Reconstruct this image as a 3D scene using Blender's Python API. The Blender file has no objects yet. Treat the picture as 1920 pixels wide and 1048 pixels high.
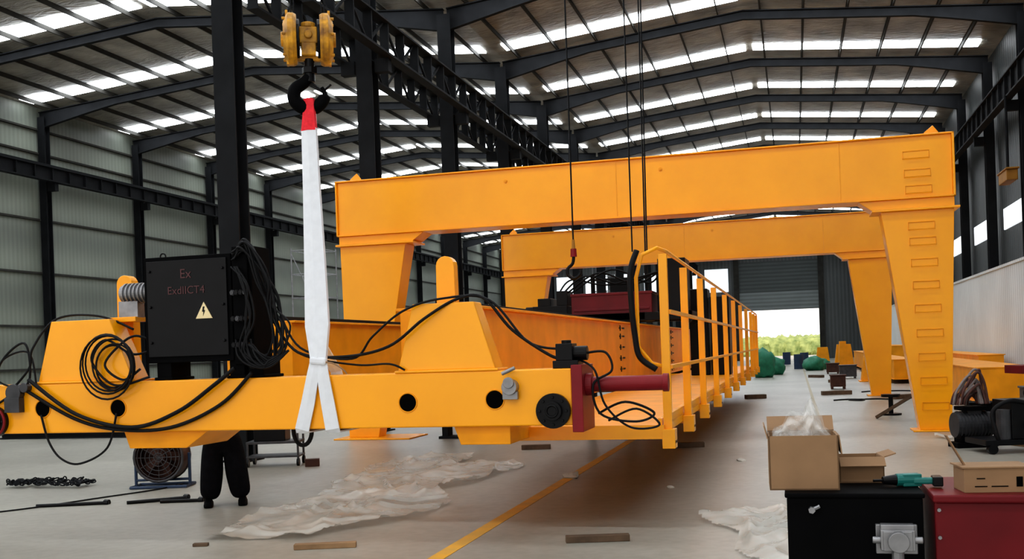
import bpy, bmesh, math, random
from mathutils import Vector, Matrix, Euler, noise
random.seed(7)
S=bpy.context.scene
COL=S.collection
YAW=math.radians(15.06); C=math.cos(YAW); SN=math.sin(YAW)
def W(X,D,Z=0.0): return Vector((C*X-SN*D, SN*X+C*D, Z))
try: S.view_settings.view_transform='Standard'
except Exception: pass
for lk in ('Medium High Contrast','Standard - Medium High Contrast'):
    try: S.view_settings.look=lk; break
    except Exception as e: pass

# ---------------- materials ----------------
def mat(name,col,rough=0.5,metal=0.0,var=0.12,scale=6.0,bump=0.0,emit=None,estr=0,trans=0,alpha=1.0,spec=0.5,dirt=None):
    m=bpy.data.materials.new(name); m.use_nodes=True
    nt=m.node_tree; b=nt.nodes['Principled BSDF']
    b.inputs['Roughness'].default_value=rough; b.inputs['Metallic'].default_value=metal
    b.inputs['Specular IOR Level'].default_value=spec
    tc=nt.nodes.new('ShaderNodeTexCoord'); n=nt.nodes.new('ShaderNodeTexNoise')
    n.inputs['Scale'].default_value=scale; n.inputs['Detail'].default_value=5
    nt.links.new(tc.outputs['Object'],n.inputs['Vector'])
    r=nt.nodes.new('ShaderNodeValToRGB')
    r.color_ramp.elements[0].position=0.3; r.color_ramp.elements[1].position=0.7
    d=dirt if dirt else tuple(c*(1-var) for c in col)
    r.color_ramp.elements[0].color=(*d,1); r.color_ramp.elements[1].color=(*[min(1,c*(1+var*0.6)) for c in col],1)
    nt.links.new(n.outputs['Fac'],r.inputs['Fac']); nt.links.new(r.outputs['Color'],b.inputs['Base Color'])
    if bump>0:
        bp=nt.nodes.new('ShaderNodeBump'); bp.inputs['Strength'].default_value=bump; bp.inputs['Distance'].default_value=0.05
        nt.links.new(n.outputs['Fac'],bp.inputs['Height']); nt.links.new(bp.outputs['Normal'],b.inputs['Normal'])
    if emit:
        b.inputs['Emission Color'].default_value=(*emit,1); b.inputs['Emission Strength'].default_value=estr
    if trans: b.inputs['Transmission Weight'].default_value=trans
    if alpha<1: b.inputs['Alpha'].default_value=alpha
    return m
def film(name,col,a0,a1,scale,rough=.25,bump=.25):
    m=mat(name,col,rough,0,.15,scale,bump)
    nt=m.node_tree;b=nt.nodes['Principled BSDF'];tc=nt.nodes.new('ShaderNodeTexCoord');n=nt.nodes.new('ShaderNodeTexNoise')
    n.inputs['Scale'].default_value=scale*.7;n.inputs['Detail'].default_value=3;n.inputs['Distortion'].default_value=1.0
    nt.links.new(tc.outputs['Object'],n.inputs['Vector'])
    r=nt.nodes.new('ShaderNodeMapRange');r.inputs[1].default_value=.3;r.inputs[2].default_value=.7;r.inputs[3].default_value=a0;r.inputs[4].default_value=a1
    nt.links.new(n.outputs['Fac'],r.inputs[0]);nt.links.new(r.outputs[0],b.inputs['Alpha']);return m
def corr(name,col,axis,period=0.25,strength=0.5,rough=0.5,low=.78,band=False):
    m=bpy.data.materials.new(name); m.use_nodes=True
    nt=m.node_tree; b=nt.nodes['Principled BSDF']; b.inputs['Roughness'].default_value=rough
    tc=nt.nodes.new('ShaderNodeTexCoord'); w=nt.nodes.new('ShaderNodeTexWave')
    w.bands_direction=axis; w.inputs['Scale'].default_value=0.314/period; w.inputs['Distortion'].default_value=0
    nt.links.new(tc.outputs['Object'],w.inputs['Vector'])
    n=nt.nodes.new('ShaderNodeTexNoise'); n.inputs['Scale'].default_value=0.35; n.inputs['Detail'].default_value=6
    nt.links.new(tc.outputs['Object'],n.inputs['Vector'])
    r=nt.nodes.new('ShaderNodeValToRGB'); r.color_ramp.elements[0].color=(*[c*low for c in col],1); r.color_ramp.elements[1].color=(*[c*1.1 for c in col],1)
    nt.links.new(w.outputs['Fac'],r.inputs['Fac'])
    mx=nt.nodes.new('ShaderNodeMixRGB'); mx.blend_type='MULTIPLY'; mx.inputs['Fac'].default_value=0.6
    r2=nt.nodes.new('ShaderNodeValToRGB'); r2.color_ramp.elements[0].position=.3; r2.color_ramp.elements[1].position=.7
    r2.color_ramp.elements[0].color=(.65,.65,.65,1)
    nt.links.new(n.outputs['Fac'],r2.inputs['Fac'])
    nt.links.new(r.outputs['Color'],mx.inputs['Color1']); nt.links.new(r2.outputs['Color'],mx.inputs['Color2'])
    last=mx
    if band:
        w2=nt.nodes.new('ShaderNodeTexWave');w2.bands_direction='Z';w2.inputs['Scale'].default_value=.314/2.2
        nt.links.new(tc.outputs['Object'],w2.inputs['Vector'])
        r3=nt.nodes.new('ShaderNodeValToRGB');r3.color_ramp.elements[0].color=(.62,.62,.62,1);r3.color_ramp.elements[1].color=(1.15,1.15,1.12,1)
        nt.links.new(w2.outputs['Fac'],r3.inputs['Fac'])
        m2=nt.nodes.new('ShaderNodeMixRGB');m2.blend_type='MULTIPLY';m2.inputs['Fac'].default_value=.7
        nt.links.new(mx.outputs['Color'],m2.inputs['Color1']);nt.links.new(r3.outputs['Color'],m2.inputs['Color2']);last=m2
    nt.links.new(last.outputs['Color'],b.inputs['Base Color'])
    bp=nt.nodes.new('ShaderNodeBump'); bp.inputs['Strength'].default_value=strength; bp.inputs['Distance'].default_value=0.03
    nt.links.new(w.outputs['Fac'],bp.inputs['Height']); nt.links.new(bp.outputs['Normal'],b.inputs['Normal'])
    return m
YEL=mat('yellow_paint',(1.0,0.40,0.003),0.27,0,0.07,1.2,spec=0.45)
YEL2=mat('yellow_paint_dusty',(0.90,0.355,0.007),0.42,0,0.14,2.0,spec=.28)
YELD=mat('yellow_paint_dull',(0.35,0.17,0.03),0.6,0,0.2,2.5,spec=.2)
YELG=mat('yellow_hook_paint',(0.62,0.31,0.02),0.4,0,.5,9,spec=.3,dirt=(.18,.08,.02))
RED=mat('red_paint',(0.14,0.006,0.010),0.45,0,0.2,3,spec=.25)
RED2=mat('buffer_red',(0.22,0.008,0.014),.4,0,.2,3,spec=.3)
REDC=mat('red_fabric',(0.75,0.02,0.035),0.8,0,0.15,30)
BLK=mat('black_paint',(0.004,0.004,0.005),0.36,0,0.3,5,spec=.2)
BLKM=mat('black_matte_paint',(0.003,0.003,0.0035),0.7,0,0.3,5,spec=.06)
BLKR=mat('black_rubber',(0.004,0.004,0.005),0.6,0,0.2,10,spec=.25)
STL=mat('dark_steel',(0.013,0.014,0.016),0.7,0.0,0.3,2,spec=.15)
STL2=mat('purlin_steel',(0.045,0.043,0.038),0.7,0.0,0.3,2,spec=.2)
SILV=mat('silver_metal',(0.30,0.30,0.31),0.4,0.7,0.25,8)
DGREY=mat('dull_grey_metal',(0.06,0.06,0.065),0.5,0.4,0.3,8)
WHT=mat('white_webbing',(0.76,0.78,0.82),0.85,0,0.05,12,0.0)
CONC=mat('wood_grey',(0.12,0.075,0.045),0.85,0,0.35,8)
WOOD=mat('raw_wood',(0.30,0.18,0.09),0.8,0,0.3,6)
CARD=mat('cardboard',(0.30,0.18,0.095),0.85,0,0.1,6)
CARDI=mat('cardboard_inner',(0.2,0.12,0.06),0.9,0,0.15,6)
PLAS=film('plastic_film',(0.64,0.62,0.56),.30,.78,1.2,.25,.15)
PLASC=film('clear_plastic_bag',(0.85,0.85,0.83),.12,.5,6,.2,.1)
GRN=mat('green_tarp',(0.02,0.20,0.11),0.6,0,0.3,4,0.4)
TEAL=mat('teal_plastic',(0.008,0.16,0.14),0.4,0,0.1,6)
CLO=mat('dark_clothes',(0.006,0.006,0.008),0.9,0,0.3,15,0.3,spec=.1)
SKIN=mat('skin',(0.45,0.25,0.17),0.6,0,0.1,10)
HAIR=mat('hair',(0.01,0.008,0.007),0.7)
BROWNM=mat('rusty_brown',(0.07,0.025,0.015),0.6,0.2,0.3,6)
BLUE=mat('blue_paint',(0.02,0.045,0.10),0.5)
SIGNY=mat('sign_yellow',(0.85,0.70,0.40),0.5)
LETT=mat('lettering',(0.08,0.024,0.026),0.6)
HOLE=mat('bore_black',(0.002,0.002,0.002),0.9,spec=.05)
SKY=mat('skylight',(0.8,0.85,0.9),0.5,emit=(0.90,0.95,1.0),estr=10.5)
WING=mat('window_glow',(0.8,0.85,0.9),0.5,emit=(0.9,0.96,1.0),estr=.75)
LEAF=mat('foliage',(0.50,0.54,0.20),0.8,0,0.5,1.5,0.2,dirt=(.24,.32,.10))
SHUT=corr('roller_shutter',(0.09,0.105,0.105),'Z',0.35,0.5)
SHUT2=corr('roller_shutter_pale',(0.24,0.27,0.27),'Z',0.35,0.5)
WALLL=corr('wall_cladding_grey_green',(0.25,0.275,0.235),'Y',0.22,0.1,low=.94,band=True)
WALLR=corr('wall_cladding_white',(0.74,0.78,0.79),'Y',0.3,0.3,low=.88)
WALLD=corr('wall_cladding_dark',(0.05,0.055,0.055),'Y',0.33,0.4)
WALLE=corr('wall_cladding_end',(0.12,0.13,0.13),'X',0.33,0.4)
def ceil_mat():
    m=mat('roof_insulation',(0.31,0.29,0.25),0.45,0.0,0.5,0.9,0.0,spec=.35)
    nt=m.node_tree;b=nt.nodes['Principled BSDF'];tc=nt.nodes.new('ShaderNodeTexCoord')
    mp=nt.nodes.new('ShaderNodeMapping');mp.inputs['Scale'].default_value=(1.0,2.6,1)
    n=nt.nodes.new('ShaderNodeTexNoise');n.inputs['Scale'].default_value=1.6;n.inputs['Detail'].default_value=9;n.inputs['Distortion'].default_value=1.2
    bp=nt.nodes.new('ShaderNodeBump');bp.inputs['Strength'].default_value=1.0;bp.inputs['Distance'].default_value=.10
    nt.links.new(tc.outputs['Object'],mp.inputs['Vector']);nt.links.new(mp.outputs['Vector'],n.inputs['Vector'])
    nt.links.new(n.outputs['Fac'],bp.inputs['Height']);nt.links.new(bp.outputs['Normal'],b.inputs['Normal']);return m
CEIL=ceil_mat()
PLAIDA=mat('hose_brown',(0.10,0.04,0.03),0.8,0,.3,10);PLAIDB=mat('hose_pale',(0.24,0.20,0.19),0.8,0,.3,10)
def floor_mat():
    m=bpy.data.materials.new('concrete_floor'); m.use_nodes=True; nt=m.node_tree; b=nt.nodes['Principled BSDF']
    tc=nt.nodes.new('ShaderNodeTexCoord')
    n=nt.nodes.new('ShaderNodeTexNoise'); n.inputs['Scale'].default_value=0.35; n.inputs['Detail'].default_value=10; n.inputs['Roughness'].default_value=0.6
    n2=nt.nodes.new('ShaderNodeTexNoise'); n2.inputs['Scale'].default_value=9; n2.inputs['Detail'].default_value=8
    for k in (n,n2): nt.links.new(tc.outputs['Object'],k.inputs['Vector'])
    r=nt.nodes.new('ShaderNodeValToRGB'); r.color_ramp.elements[0].position=.3; r.color_ramp.elements[1].position=.72
    r.color_ramp.elements[0].color=(0.275,0.262,0.225,1); r.color_ramp.elements[1].color=(0.42,0.405,0.355,1)
    nt.links.new(n.outputs['Fac'],r.inputs['Fac'])
    r2=nt.nodes.new('ShaderNodeValToRGB'); r2.color_ramp.elements[0].position=.35; r2.color_ramp.elements[1].position=.6
    r2.color_ramp.elements[0].color=(0.80,0.79,0.77,1)
    nt.links.new(n2.outputs['Fac'],r2.inputs['Fac'])
    mx=nt.nodes.new('ShaderNodeMixRGB'); mx.blend_type='MULTIPLY'; mx.inputs['Fac'].default_value=.6
    nt.links.new(r.outputs['Color'],mx.inputs['Color1']); nt.links.new(r2.outputs['Color'],mx.inputs['Color2'])
    nt.links.new(mx.outputs['Color'],b.inputs['Base Color']); b.inputs['Roughness'].default_value=0.36
    return m
FLO=floor_mat()
LINE=mat('floor_line_yellow',(0.78,0.40,0.03),0.6,0,0.0,3,dirt=(0.55,0.34,0.10))

# ---------------- builder ----------------
class MB:
    def __init__(s): s.bm=bmesh.new()
    def box(s,x0,x1,y0,y1,z0,z1):
        v=[s.bm.verts.new((x,y,z)) for x in (x0,x1) for y in (y0,y1) for z in (z0,z1)]
        for f in ((0,1,3,2),(4,6,7,5),(0,4,5,1),(2,3,7,6),(0,2,6,4),(1,5,7,3)): s.bm.faces.new([v[i] for i in f])
        return s
    def boxc(s,c,d,rot=(0,0,0)):
        R=Euler(rot).to_matrix(); v=[]
        for x in (-.5,.5):
            for y in (-.5,.5):
                for z in (-.5,.5): v.append(s.bm.verts.new(Vector(c)+R@Vector((x*d[0],y*d[1],z*d[2]))))
        for f in ((0,1,3,2),(4,6,7,5),(0,4,5,1),(2,3,7,6),(0,2,6,4),(1,5,7,3)): s.bm.faces.new([v[i] for i in f])
        return s
    def prism(s,pts,ax,a0,a1):
        def P(p,a):
            return {'y':(p[0],a,p[1]),'x':(a,p[0],p[1]),'z':(p[0],p[1],a)}[ax]
        A=[s.bm.verts.new(P(p,a0)) for p in pts]; B=[s.bm.verts.new(P(p,a1)) for p in pts]
        s.bm.faces.new(A); s.bm.faces.new(B[::-1]); n=len(pts)
        for i in range(n): s.bm.faces.new((A[i],B[i],B[(i+1)%n],A[(i+1)%n]))
        return s
    def frustum(s,r0,z0,r1,z1):
        A=[s.bm.verts.new((x,y,z0)) for x,y in ((r0[0],r0[2]),(r0[1],r0[2]),(r0[1],r0[3]),(r0[0],r0[3]))]
        B=[s.bm.verts.new((x,y,z1)) for x,y in ((r1[0],r1[2]),(r1[1],r1[2]),(r1[1],r1[3]),(r1[0],r1[3]))]
        s.bm.faces.new(A); s.bm.faces.new(B)
        for i in range(4): s.bm.faces.new((A[i],B[i],B[(i+1)%4],A[(i+1)%4]))
        return s
    def cyl(s,p0,p1,r0,r1=None,seg=20):
        if r1 is None: r1=r0
        p0=Vector(p0);p1=Vector(p1);d=(p1-p0).normalized()
        a=d.orthogonal().normalized();b=d.cross(a)
        A=[];B=[]
        for i in range(seg):
            t=2*math.pi*i/seg;o=a*math.cos(t)+b*math.sin(t)
            A.append(s.bm.verts.new(p0+o*r0));B.append(s.bm.verts.new(p1+o*r1))
        s.bm.faces.new(A);s.bm.faces.new(B[::-1])
        for i in range(seg): s.bm.faces.new((A[i],B[i],B[(i+1)%seg],A[(i+1)%seg]))
        return s
    def tube(s,pts,r,seg=8,closed=False,flat=1.0):
        pts=[Vector(p) for p in pts];n=len(pts);rings=[];prev=None
        for i,p in enumerate(pts):
            if closed: t=pts[(i+1)%n]-pts[i-1]
            else: t=pts[min(i+1,n-1)]-pts[max(i-1,0)]
            t.normalize()
            a=t.orthogonal().normalized() if prev is None else (prev-t*prev.dot(t)).normalized()
            prev=a;b=t.cross(a)
            rr=r[i] if isinstance(r,(list,tuple)) else r
            rings.append([s.bm.verts.new(p+(a*math.cos(2*math.pi*k/seg)+b*math.sin(2*math.pi*k/seg)*flat)*rr) for k in range(seg)])
        m=n if closed else n-1
        for i in range(m):
            A=rings[i];B=rings[(i+1)%n]
            for k in range(seg): s.bm.faces.new((A[k],B[k],B[(k+1)%seg],A[(k+1)%seg]))
        if not closed: s.bm.faces.new(rings[0]);s.bm.faces.new(rings[-1][::-1])
        return s
    def torus(s,c,R,r,ax='y',seg=24,a0=0,a1=2*math.pi):
        pts=[];full=abs(a1-a0-2*math.pi)<1e-4;k=seg if full else seg+1
        for i in range(k):
            t=a0+(a1-a0)*i/seg
            o={'y':(math.cos(t),0,math.sin(t)),'x':(0,math.cos(t),math.sin(t)),'z':(math.cos(t),math.sin(t),0)}[ax]
            pts.append(Vector(c)+Vector(o)*R)
        return s.tube(pts,r,8,closed=full)
    def sphere(s,c,r,sc=(1,1,1),u=16,v=10):
        bmesh.ops.create_uvsphere(s.bm,u_segments=u,v_segments=v,radius=r,matrix=Matrix.Translation(c)@Matrix.Diagonal((*sc,1)))
        return s
    def build(s,name,m,parent=None,bevel=0,smooth=False,label=None,cat=None,group=None,kind=None):
        bmesh.ops.recalc_face_normals(s.bm,faces=s.bm.faces)
        xs=[v.co.x for v in s.bm.verts];ys=[v.co.y for v in s.bm.verts];zs=[v.co.z for v in s.bm.verts]
        o=Vector(((min(xs)+max(xs))/2,(min(ys)+max(ys))/2,min(zs)))
        bmesh.ops.translate(s.bm,verts=s.bm.verts,vec=-o)
        me=bpy.data.meshes.new(name);s.bm.to_mesh(me);s.bm.free();me.materials.append(m)
        if smooth:
            for p in me.polygons:p.use_smooth=True
        ob=bpy.data.objects.new(name,me);ob.location=o;COL.objects.link(ob)
        if parent: ob.parent=parent
        if bevel:
            b=ob.modifiers.new('b','BEVEL');b.width=bevel;b.segments=2;b.limit_method='ANGLE'
        tag(ob,label,cat,group,kind);return ob
def tag(ob,label=None,cat=None,group=None,kind=None):
    if label: ob['label']=label
    if cat: ob['category']=cat
    if group: ob['group']=group
    if kind: ob['kind']=kind
def empty(name,loc,rz=0,label=None,cat=None,group=None):
    e=bpy.data.objects.new(name,None);e.location=loc;e.rotation_euler=(0,0,rz);e.empty_display_size=.2;COL.objects.link(e)
    tag(e,label,cat,group);return e
def smoothpath(pts,n=8):
    P=[Vector(p) for p in pts];out=[]
    for i in range(len(P)-1):
        a=P[max(i-1,0)];b=P[i];c=P[i+1];d=P[min(i+2,len(P)-1)]
        for k in range(n):
            t=k/n
            out.append(.5*((2*b)+(c-a)*t+(2*a-5*b+4*c-d)*t*t+(3*b-a-3*c+d)*t**3))
    out.append(P[-1]);return out
def cable(name,pts,r,parent=None,m=None,**k):
    return MB().tube(smoothpath(pts),r,8).build(name,m or BLKR,parent,smooth=True,**k)
def dup(top,off,label=None,skip=()):
    n=top.copy();n.location=top.location+Vector(off);COL.objects.link(n)
    def rec(a,b):
        for c in a.children:
            if c.name.split('.')[0] in skip: continue
            q=c.copy();q.parent=b;COL.objects.link(q);rec(c,q)
    rec(top,n)
    if label:n['label']=label
    return n
def text(body,size,m,parent,loc,rot,name='lettering'):
    cu=bpy.data.curves.new(name,'FONT');cu.body=body;cu.size=size;cu.extrude=0.002;cu.align_x='CENTER';cu.align_y='CENTER'
    t=bpy.data.objects.new('tmp_text',cu);COL.objects.link(t)
    dg=bpy.context.evaluated_depsgraph_get();dg.update()
    me=bpy.data.meshes.new_from_object(t.evaluated_get(dg));bpy.data.objects.remove(t);bpy.data.curves.remove(cu)
    me.name=name;me.materials.clear();me.materials.append(m)
    o=bpy.data.objects.new(name,me);o.location=loc;o.rotation_euler=rot;COL.objects.link(o);o.parent=parent;return o

# ---------------- building shell ----------------
XL,XLR,XV,XR,XE=-27.3,-18.2,-9.1,-1.22,6.9
ZR,ZV=12.3,11.5
Y0,Y1=-5.0,102.0
def roofz(x):
    P=[(XL,ZV),(XLR,ZR),(XV,ZV),(XR,ZR),(XE,ZV+.05)]
    for (a,za),(b,zb) in zip(P,P[1:]):
        if a<=x<=b: return za+(zb-za)*(x-a)/(b-a)
    return ZV
MB().box(XL-.2,XE+.3,Y0,Y1,-.2,0).build('floor',FLO,kind='structure')
MB().box(-60,60,Y1,Y1+60,-.25,-.02).build('floor_yard',mat('yard',(0.62,0.58,0.52),0.8,0,.1,.5),kind='structure')
mb=MB()
P=[(XL-.2,ZV),(XLR,ZR),(XV,ZV),(XR,ZR),(XE+.3,ZV+.03)]
mb.prism(P+[(x,z+.1) for x,z in P[::-1]],'y',Y0,Y1)
mb.build('ceiling',CEIL,kind='structure')
MB().box(XL-.2,XL,Y0,Y1,0,ZV).build('wall_left',WALLL,kind='structure')
MB().box(6.28,6.36,Y0,Y1-3,0,3.75).build('wall_right',WALLR,kind='structure')
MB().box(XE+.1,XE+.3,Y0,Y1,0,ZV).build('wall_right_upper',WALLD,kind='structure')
mb=MB();dx0,dx1,dz=-4.9,2.3,4.9
mb.box(XL,dx0,Y1,Y1+.2,0,11.4).box(dx1,XE+.1,Y1,Y1+.2,0,11.4).box(dx0,dx1,Y1,Y1+.2,9.3,11.4)
mb.build('wall_end',WALLE,kind='structure')
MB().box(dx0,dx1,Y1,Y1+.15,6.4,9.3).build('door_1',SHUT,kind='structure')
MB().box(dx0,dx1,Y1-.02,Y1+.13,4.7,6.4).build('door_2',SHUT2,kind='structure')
mb=MB();mb.box(dx0-.5,dx0,Y1-.25,Y1,0,9.6).box(dx1,dx1+.5,Y1-.25,Y1,0,9.6).build('trim_1',STL2,kind='structure')
mb=MB();
for z in (1.6,3.2,5.2,7.2,9.7,10.6):
    mb.box(XL,XL+.12,Y0,Y1,z,z+.07)
mb.build('trim_2',STL2,kind='structure')
MB().box(6.24,6.40,Y0,Y1-3,3.75,3.83).build('trim_3',WALLR,kind='structure')
wn=1
for k in range(9):
    y=34+6*k
    MB().box(XE+.05,XE+.1,y,y+4.6,5.2,5.9).build('window_%d'%wn,WING,kind='structure');wn+=1
for k in range(7):
    x=-25.5+2.9*k
    MB().box(x,x+2.2,Y1-.06,Y1,6.6,8.8).build('window_%d'%wn,WING,kind='structure');wn+=1
yk=[32.8+5.83*k for k in range(-6,12)]
slopes=[(XL+.3,XLR-.15),(XLR+.15,XV-.35),(XV+.35,XR-.12),(XR+.12,XE-.5)]
for y in yk:
    for a,b in slopes:
        za,zb=roofz(a)-.02,roofz(b)-.02
        MB().prism([(a,za),(b,zb),(b,zb-.015),(a,za-.015)],'y',y-.38,y+.38).build('window_%d'%wn,SKY,kind='structure');wn+=1
MB().box(-3.0,-2.86,-3,60,0,.004).build('trim_4',LINE,kind='structure')
MB().box(.42,.50,14,90,0,.004).build('trim_5',mat('faded_line',(0.42,0.37,0.26),.7),kind='structure')

frames=[16.0,22.1]+[27.9+5.83*k for k in range(0,13)]
def column(x,y,h,name,label,group,w=.42):
    mb=MB();mb.box(x-w/2,x+w/2,y-w/2,y-w/2+.03,0,h).box(x-w/2,x+w/2,y+w/2-.03,y+w/2,0,h).box(x-.02,x+.02,y-w/2+.03,y+w/2-.03,0,h)
    mb.box(x-w/2-.08,x+w/2+.08,y-w/2-.08,y+w/2+.08,0,.03)
    mb.box(x-w/2,x-.02,y-w/2+.03,y+w/2-.03,8.3,8.33).box(x+.02,x+w/2,y-w/2+.03,y+w/2-.03,8.3,8.33)
    return mb.build(name,STL,label=label,cat='steel column',group=group)
for i,y in enumerate(frames):
    column(XV,y,11.1,'steel_column','dark painted steel building column between the two bays','columns between the bays',.38)
    if y>30: column(XE-.15,y,11.1,'steel_column','dark steel column above the white partition wall','columns along the white wall',.30)
    if y>26: column(XL+.25,y,11.1,'steel_column','dark steel column along the grey-green clad wall','columns along the grey wall',.30)
def rafter(xa,xm,xb,y,label,group):
    mb=MB();n=8;top=[];bot=[]
    for (p,q) in ((xa,xm),(xm,xb)):
        for i in range(n+ (1 if q==xb else 0)):
            t=i/n;x=p+(q-p)*t;e=abs((x-xm)/((xa-xm) if p==xa else (xb-xm)))
            z=roofz(x)-.20;dep=.26+.34*max(0,(e-.65)/.35)
            top.append((x,z));bot.append((x,z-dep))
    mb.prism(top+bot[::-1],'y',y-.012,y+.012)
    for L in (top,bot):
        mb.prism(L+[(x,z-.03) for x,z in L[::-1]],'y',y-.08,y+.08)
    return mb.build('roof_rafter',STL,label=label,cat='roof beam',group=group)
for y in frames[2:]:
    rafter(XV+.05,XR,XE-.1,y,'dark haunched steel roof rafter over the main bay','rafters of the main bay')
    rafter(XL+.1,XLR,XV-.05,y,'dark haunched steel roof rafter over the side bay','rafters of the side bay')
xs=[XL+.7+1.3*k for k in range(0,14)]+[XV+.6+1.3*k for k in range(0,12)]
for x in xs:
    z=roofz(x)
    mb=MB();mb.box(x-.008,x+.008,18,Y1-.1,z-.19,z-.045).box(x-.008,x+.035,18,Y1-.1,z-.2,z-.185).box(x-.035,x+.008,18,Y1-.1,z-.06,z-.045)
    mb.build('roof_purlin',STL2,label='thin grey steel purlin under the roof',cat='roof purlin',group='roof purlins')
def runway(x,z0,z1,ya,yb,side,label,lat=False):
    mb=MB();mb.box(x-.12,x+.12,ya,yb,z0-.05,z0).box(x-.14,x+.14,ya,yb,z1,z1+.04).box(x-.03,x+.03,ya,yb,z1+.04,z1+.13)
    if not lat: mb.box(x-.012,x+.012,ya,yb,z0,z1)
    y=ya;i=0
    while y<yb-1:
        mb.box(x-.10,x+.10,y,y+.05,z0,z1)
        if lat: mb.boxc((x,y+.46,(z0+z1)/2),(.05,math.hypot(.85,z1-z0),.05),(math.atan2(z1-z0,.85)*(1 if i%2 else -1),0,0))
        y+=.95;i+=1
    for y in frames:
        mb.box(min(x,x-side*.33),max(x,x-side*.33),y-.10,y+.10,z0-.35,z0-.05)
    mb.build('crane_runway_girder',STL,label=label,cat='crane runway')
runway(XV+.55,8.4,9.05,18,100,1,'dark steel lattice crane runway girder of the main bay',True)
runway(XV-.6,8.4,9.05,18,100,-1,'dark steel lattice crane runway girder on the side bay columns',True)
runway(XL+.75,8.65,9.1,22,100,1,'dark steel crane runway girder along the grey-green wall')
runway(XE-.65,8.6,9.2,22,100,-1,'dark steel crane runway girder above the white partition')
mb=MB();NX=240;rows=[(131,-.02),(130.8,.5),(131,1.1),(131.4,1.7),(132.2,2.2),(134,2.3),(136,2.2)]
G_=[]
for j,(y,z) in enumerate(rows):
    r=[]
    for i in range(NX+1):
        x=-26+i*.17
        q=noise.noise(Vector((x*1.7,y*1.3,z)))+.6*noise.noise(Vector((x*5,y*3,z*3)))
        r.append(mb.bm.verts.new((x,y+.5*q,max(-.02,z+(.4*q if j else 0)))))
    G_.append(r)
for j in range(len(rows)-1):
    for i in range(NX): mb.bm.faces.new((G_[j][i],G_[j][i+1],G_[j+1][i+1],G_[j+1][i]))
mb.build('hedge',LEAF,label='yellow-green crop hedge in the sunlit yard beyond the gateway',cat='hedge',kind='stuff')

# ---------------- gantries ----------------
def gantry():
    y=20.3
    E=empty('gantry_frame',(-3.1,y,0),0,'large yellow painted portal gantry with tapered legs and ladder rungs','gantry crane','yellow portal gantries')
    off=Vector((-3.1,y,0))
    def bb(mb,name,m=YEL,bev=.008,**k):
        bmesh.ops.translate(mb.bm,verts=mb.bm.verts,vec=-off);return mb.build(name,m,E,bevel=bev,**k)
    mb=MB();mb.box(-9.0,2.80,y-.27,y+.27,4.2,5.28).box(-9.03,2.84,y-.33,y+.33,5.28,5.31).box(-9.03,2.84,y-.33,y+.33,4.17,4.2)
    mb.box(-9.03,-9.0,y-.33,y+.33,4.17,5.31).box(2.80,2.84,y-.33,y+.33,4.17,5.31)
    bb(mb,'main_beam')
    mb=MB();mb.prism([(-9.0,4.17),(-7.15,4.17),(-7.4,4.0),(-9.0,4.0)],'y',y-.27,y+.27);bb(mb,'haunch')
    mb=MB();mb.prism([(2.82,4.17),(1.2,4.17),(1.42,4.0),(2.82,4.0)],'y',y-.27,y+.27);bb(mb,'haunch')
    for a,b in ((-9.05,-7.35),(1.42,2.9)):
        mb=MB();mb.box(a,b,y-.36,y+.36,3.96,4.0);bb(mb,'flange_plate')
    mb=MB();mb.frustum((-8.95,-8.3,y-.2,y+.2),.03,(-8.98,-7.55,y-.27,y+.27),3.96);bb(mb,'leg')
    mb=MB();mb.frustum((2.12,2.66,y-.2,y+.2),.03,(1.58,2.81,y-.27,y+.27),3.96);bb(mb,'leg')
    mb=MB();mb.box(-9.15,-7.5,y-.55,y+.55,0,.03);bb(mb,'base_plate')
    mb=MB();mb.box(2.0,2.78,y-.32,y+.32,0,.03);bb(mb,'base_plate')
    for x in (-8.7,2.5):
        mb=MB();mb.prism([(x-.12,5.31),(x+.12,5.31),(x+.12,5.38),(x+.03,5.5),(x-.12,5.38)],'y',y-.02,y+.02);bb(mb,'lifting_lug')
    for x in (-5.4,-2.35):
        mb=MB();mb.cyl((x,y-.29,5.05),(x,y-.27,5.05),.035,seg=12).cyl((x,y-.30,5.05),(x,y-.29,5.05),.02,seg=8);bb(mb,'pipe_socket',YEL2,0)
    for x in (-3.2,.9):
        mb=MB();mb.box(x-.006,x+.006,y-.274,y-.26,4.2,5.28);bb(mb,'weld_seam',YEL2,0)
    for z,on in ((4.95,0),(4.62,0),(4.33,0),(3.68,1),(3.4,1),(3.02,1),(2.62,1),(2.2,1),(1.76,1),(1.33,1),(.9,1),(.45,1)):
        f=y-.27-.004 if not on else y-(.2+.07*z/3.96)-.008
        x=2.2+.22*(5-z)/5;w=.22
        mb=MB()
        mb.tube([(x-w,f+.03,z-.06),(x-w,f-.04,z-.06),(x+w,f-.04,z-.06),(x+w,f+.03,z-.06)],.008,6)
        mb.tube([(x-w,f,z-.06),(x-w,f,z+.07),(x+w,f,z+.07),(x+w,f,z-.06)],.008,6)
        bb(mb,'ladder_rung',YEL2,0)
    return E
G=gantry()
G2=dup(G,(0.03,12.6,0),'yellow painted portal gantry standing behind the long girders',skip=('ladder_rung',))
G2.scale=(1,1,1.025)

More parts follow.
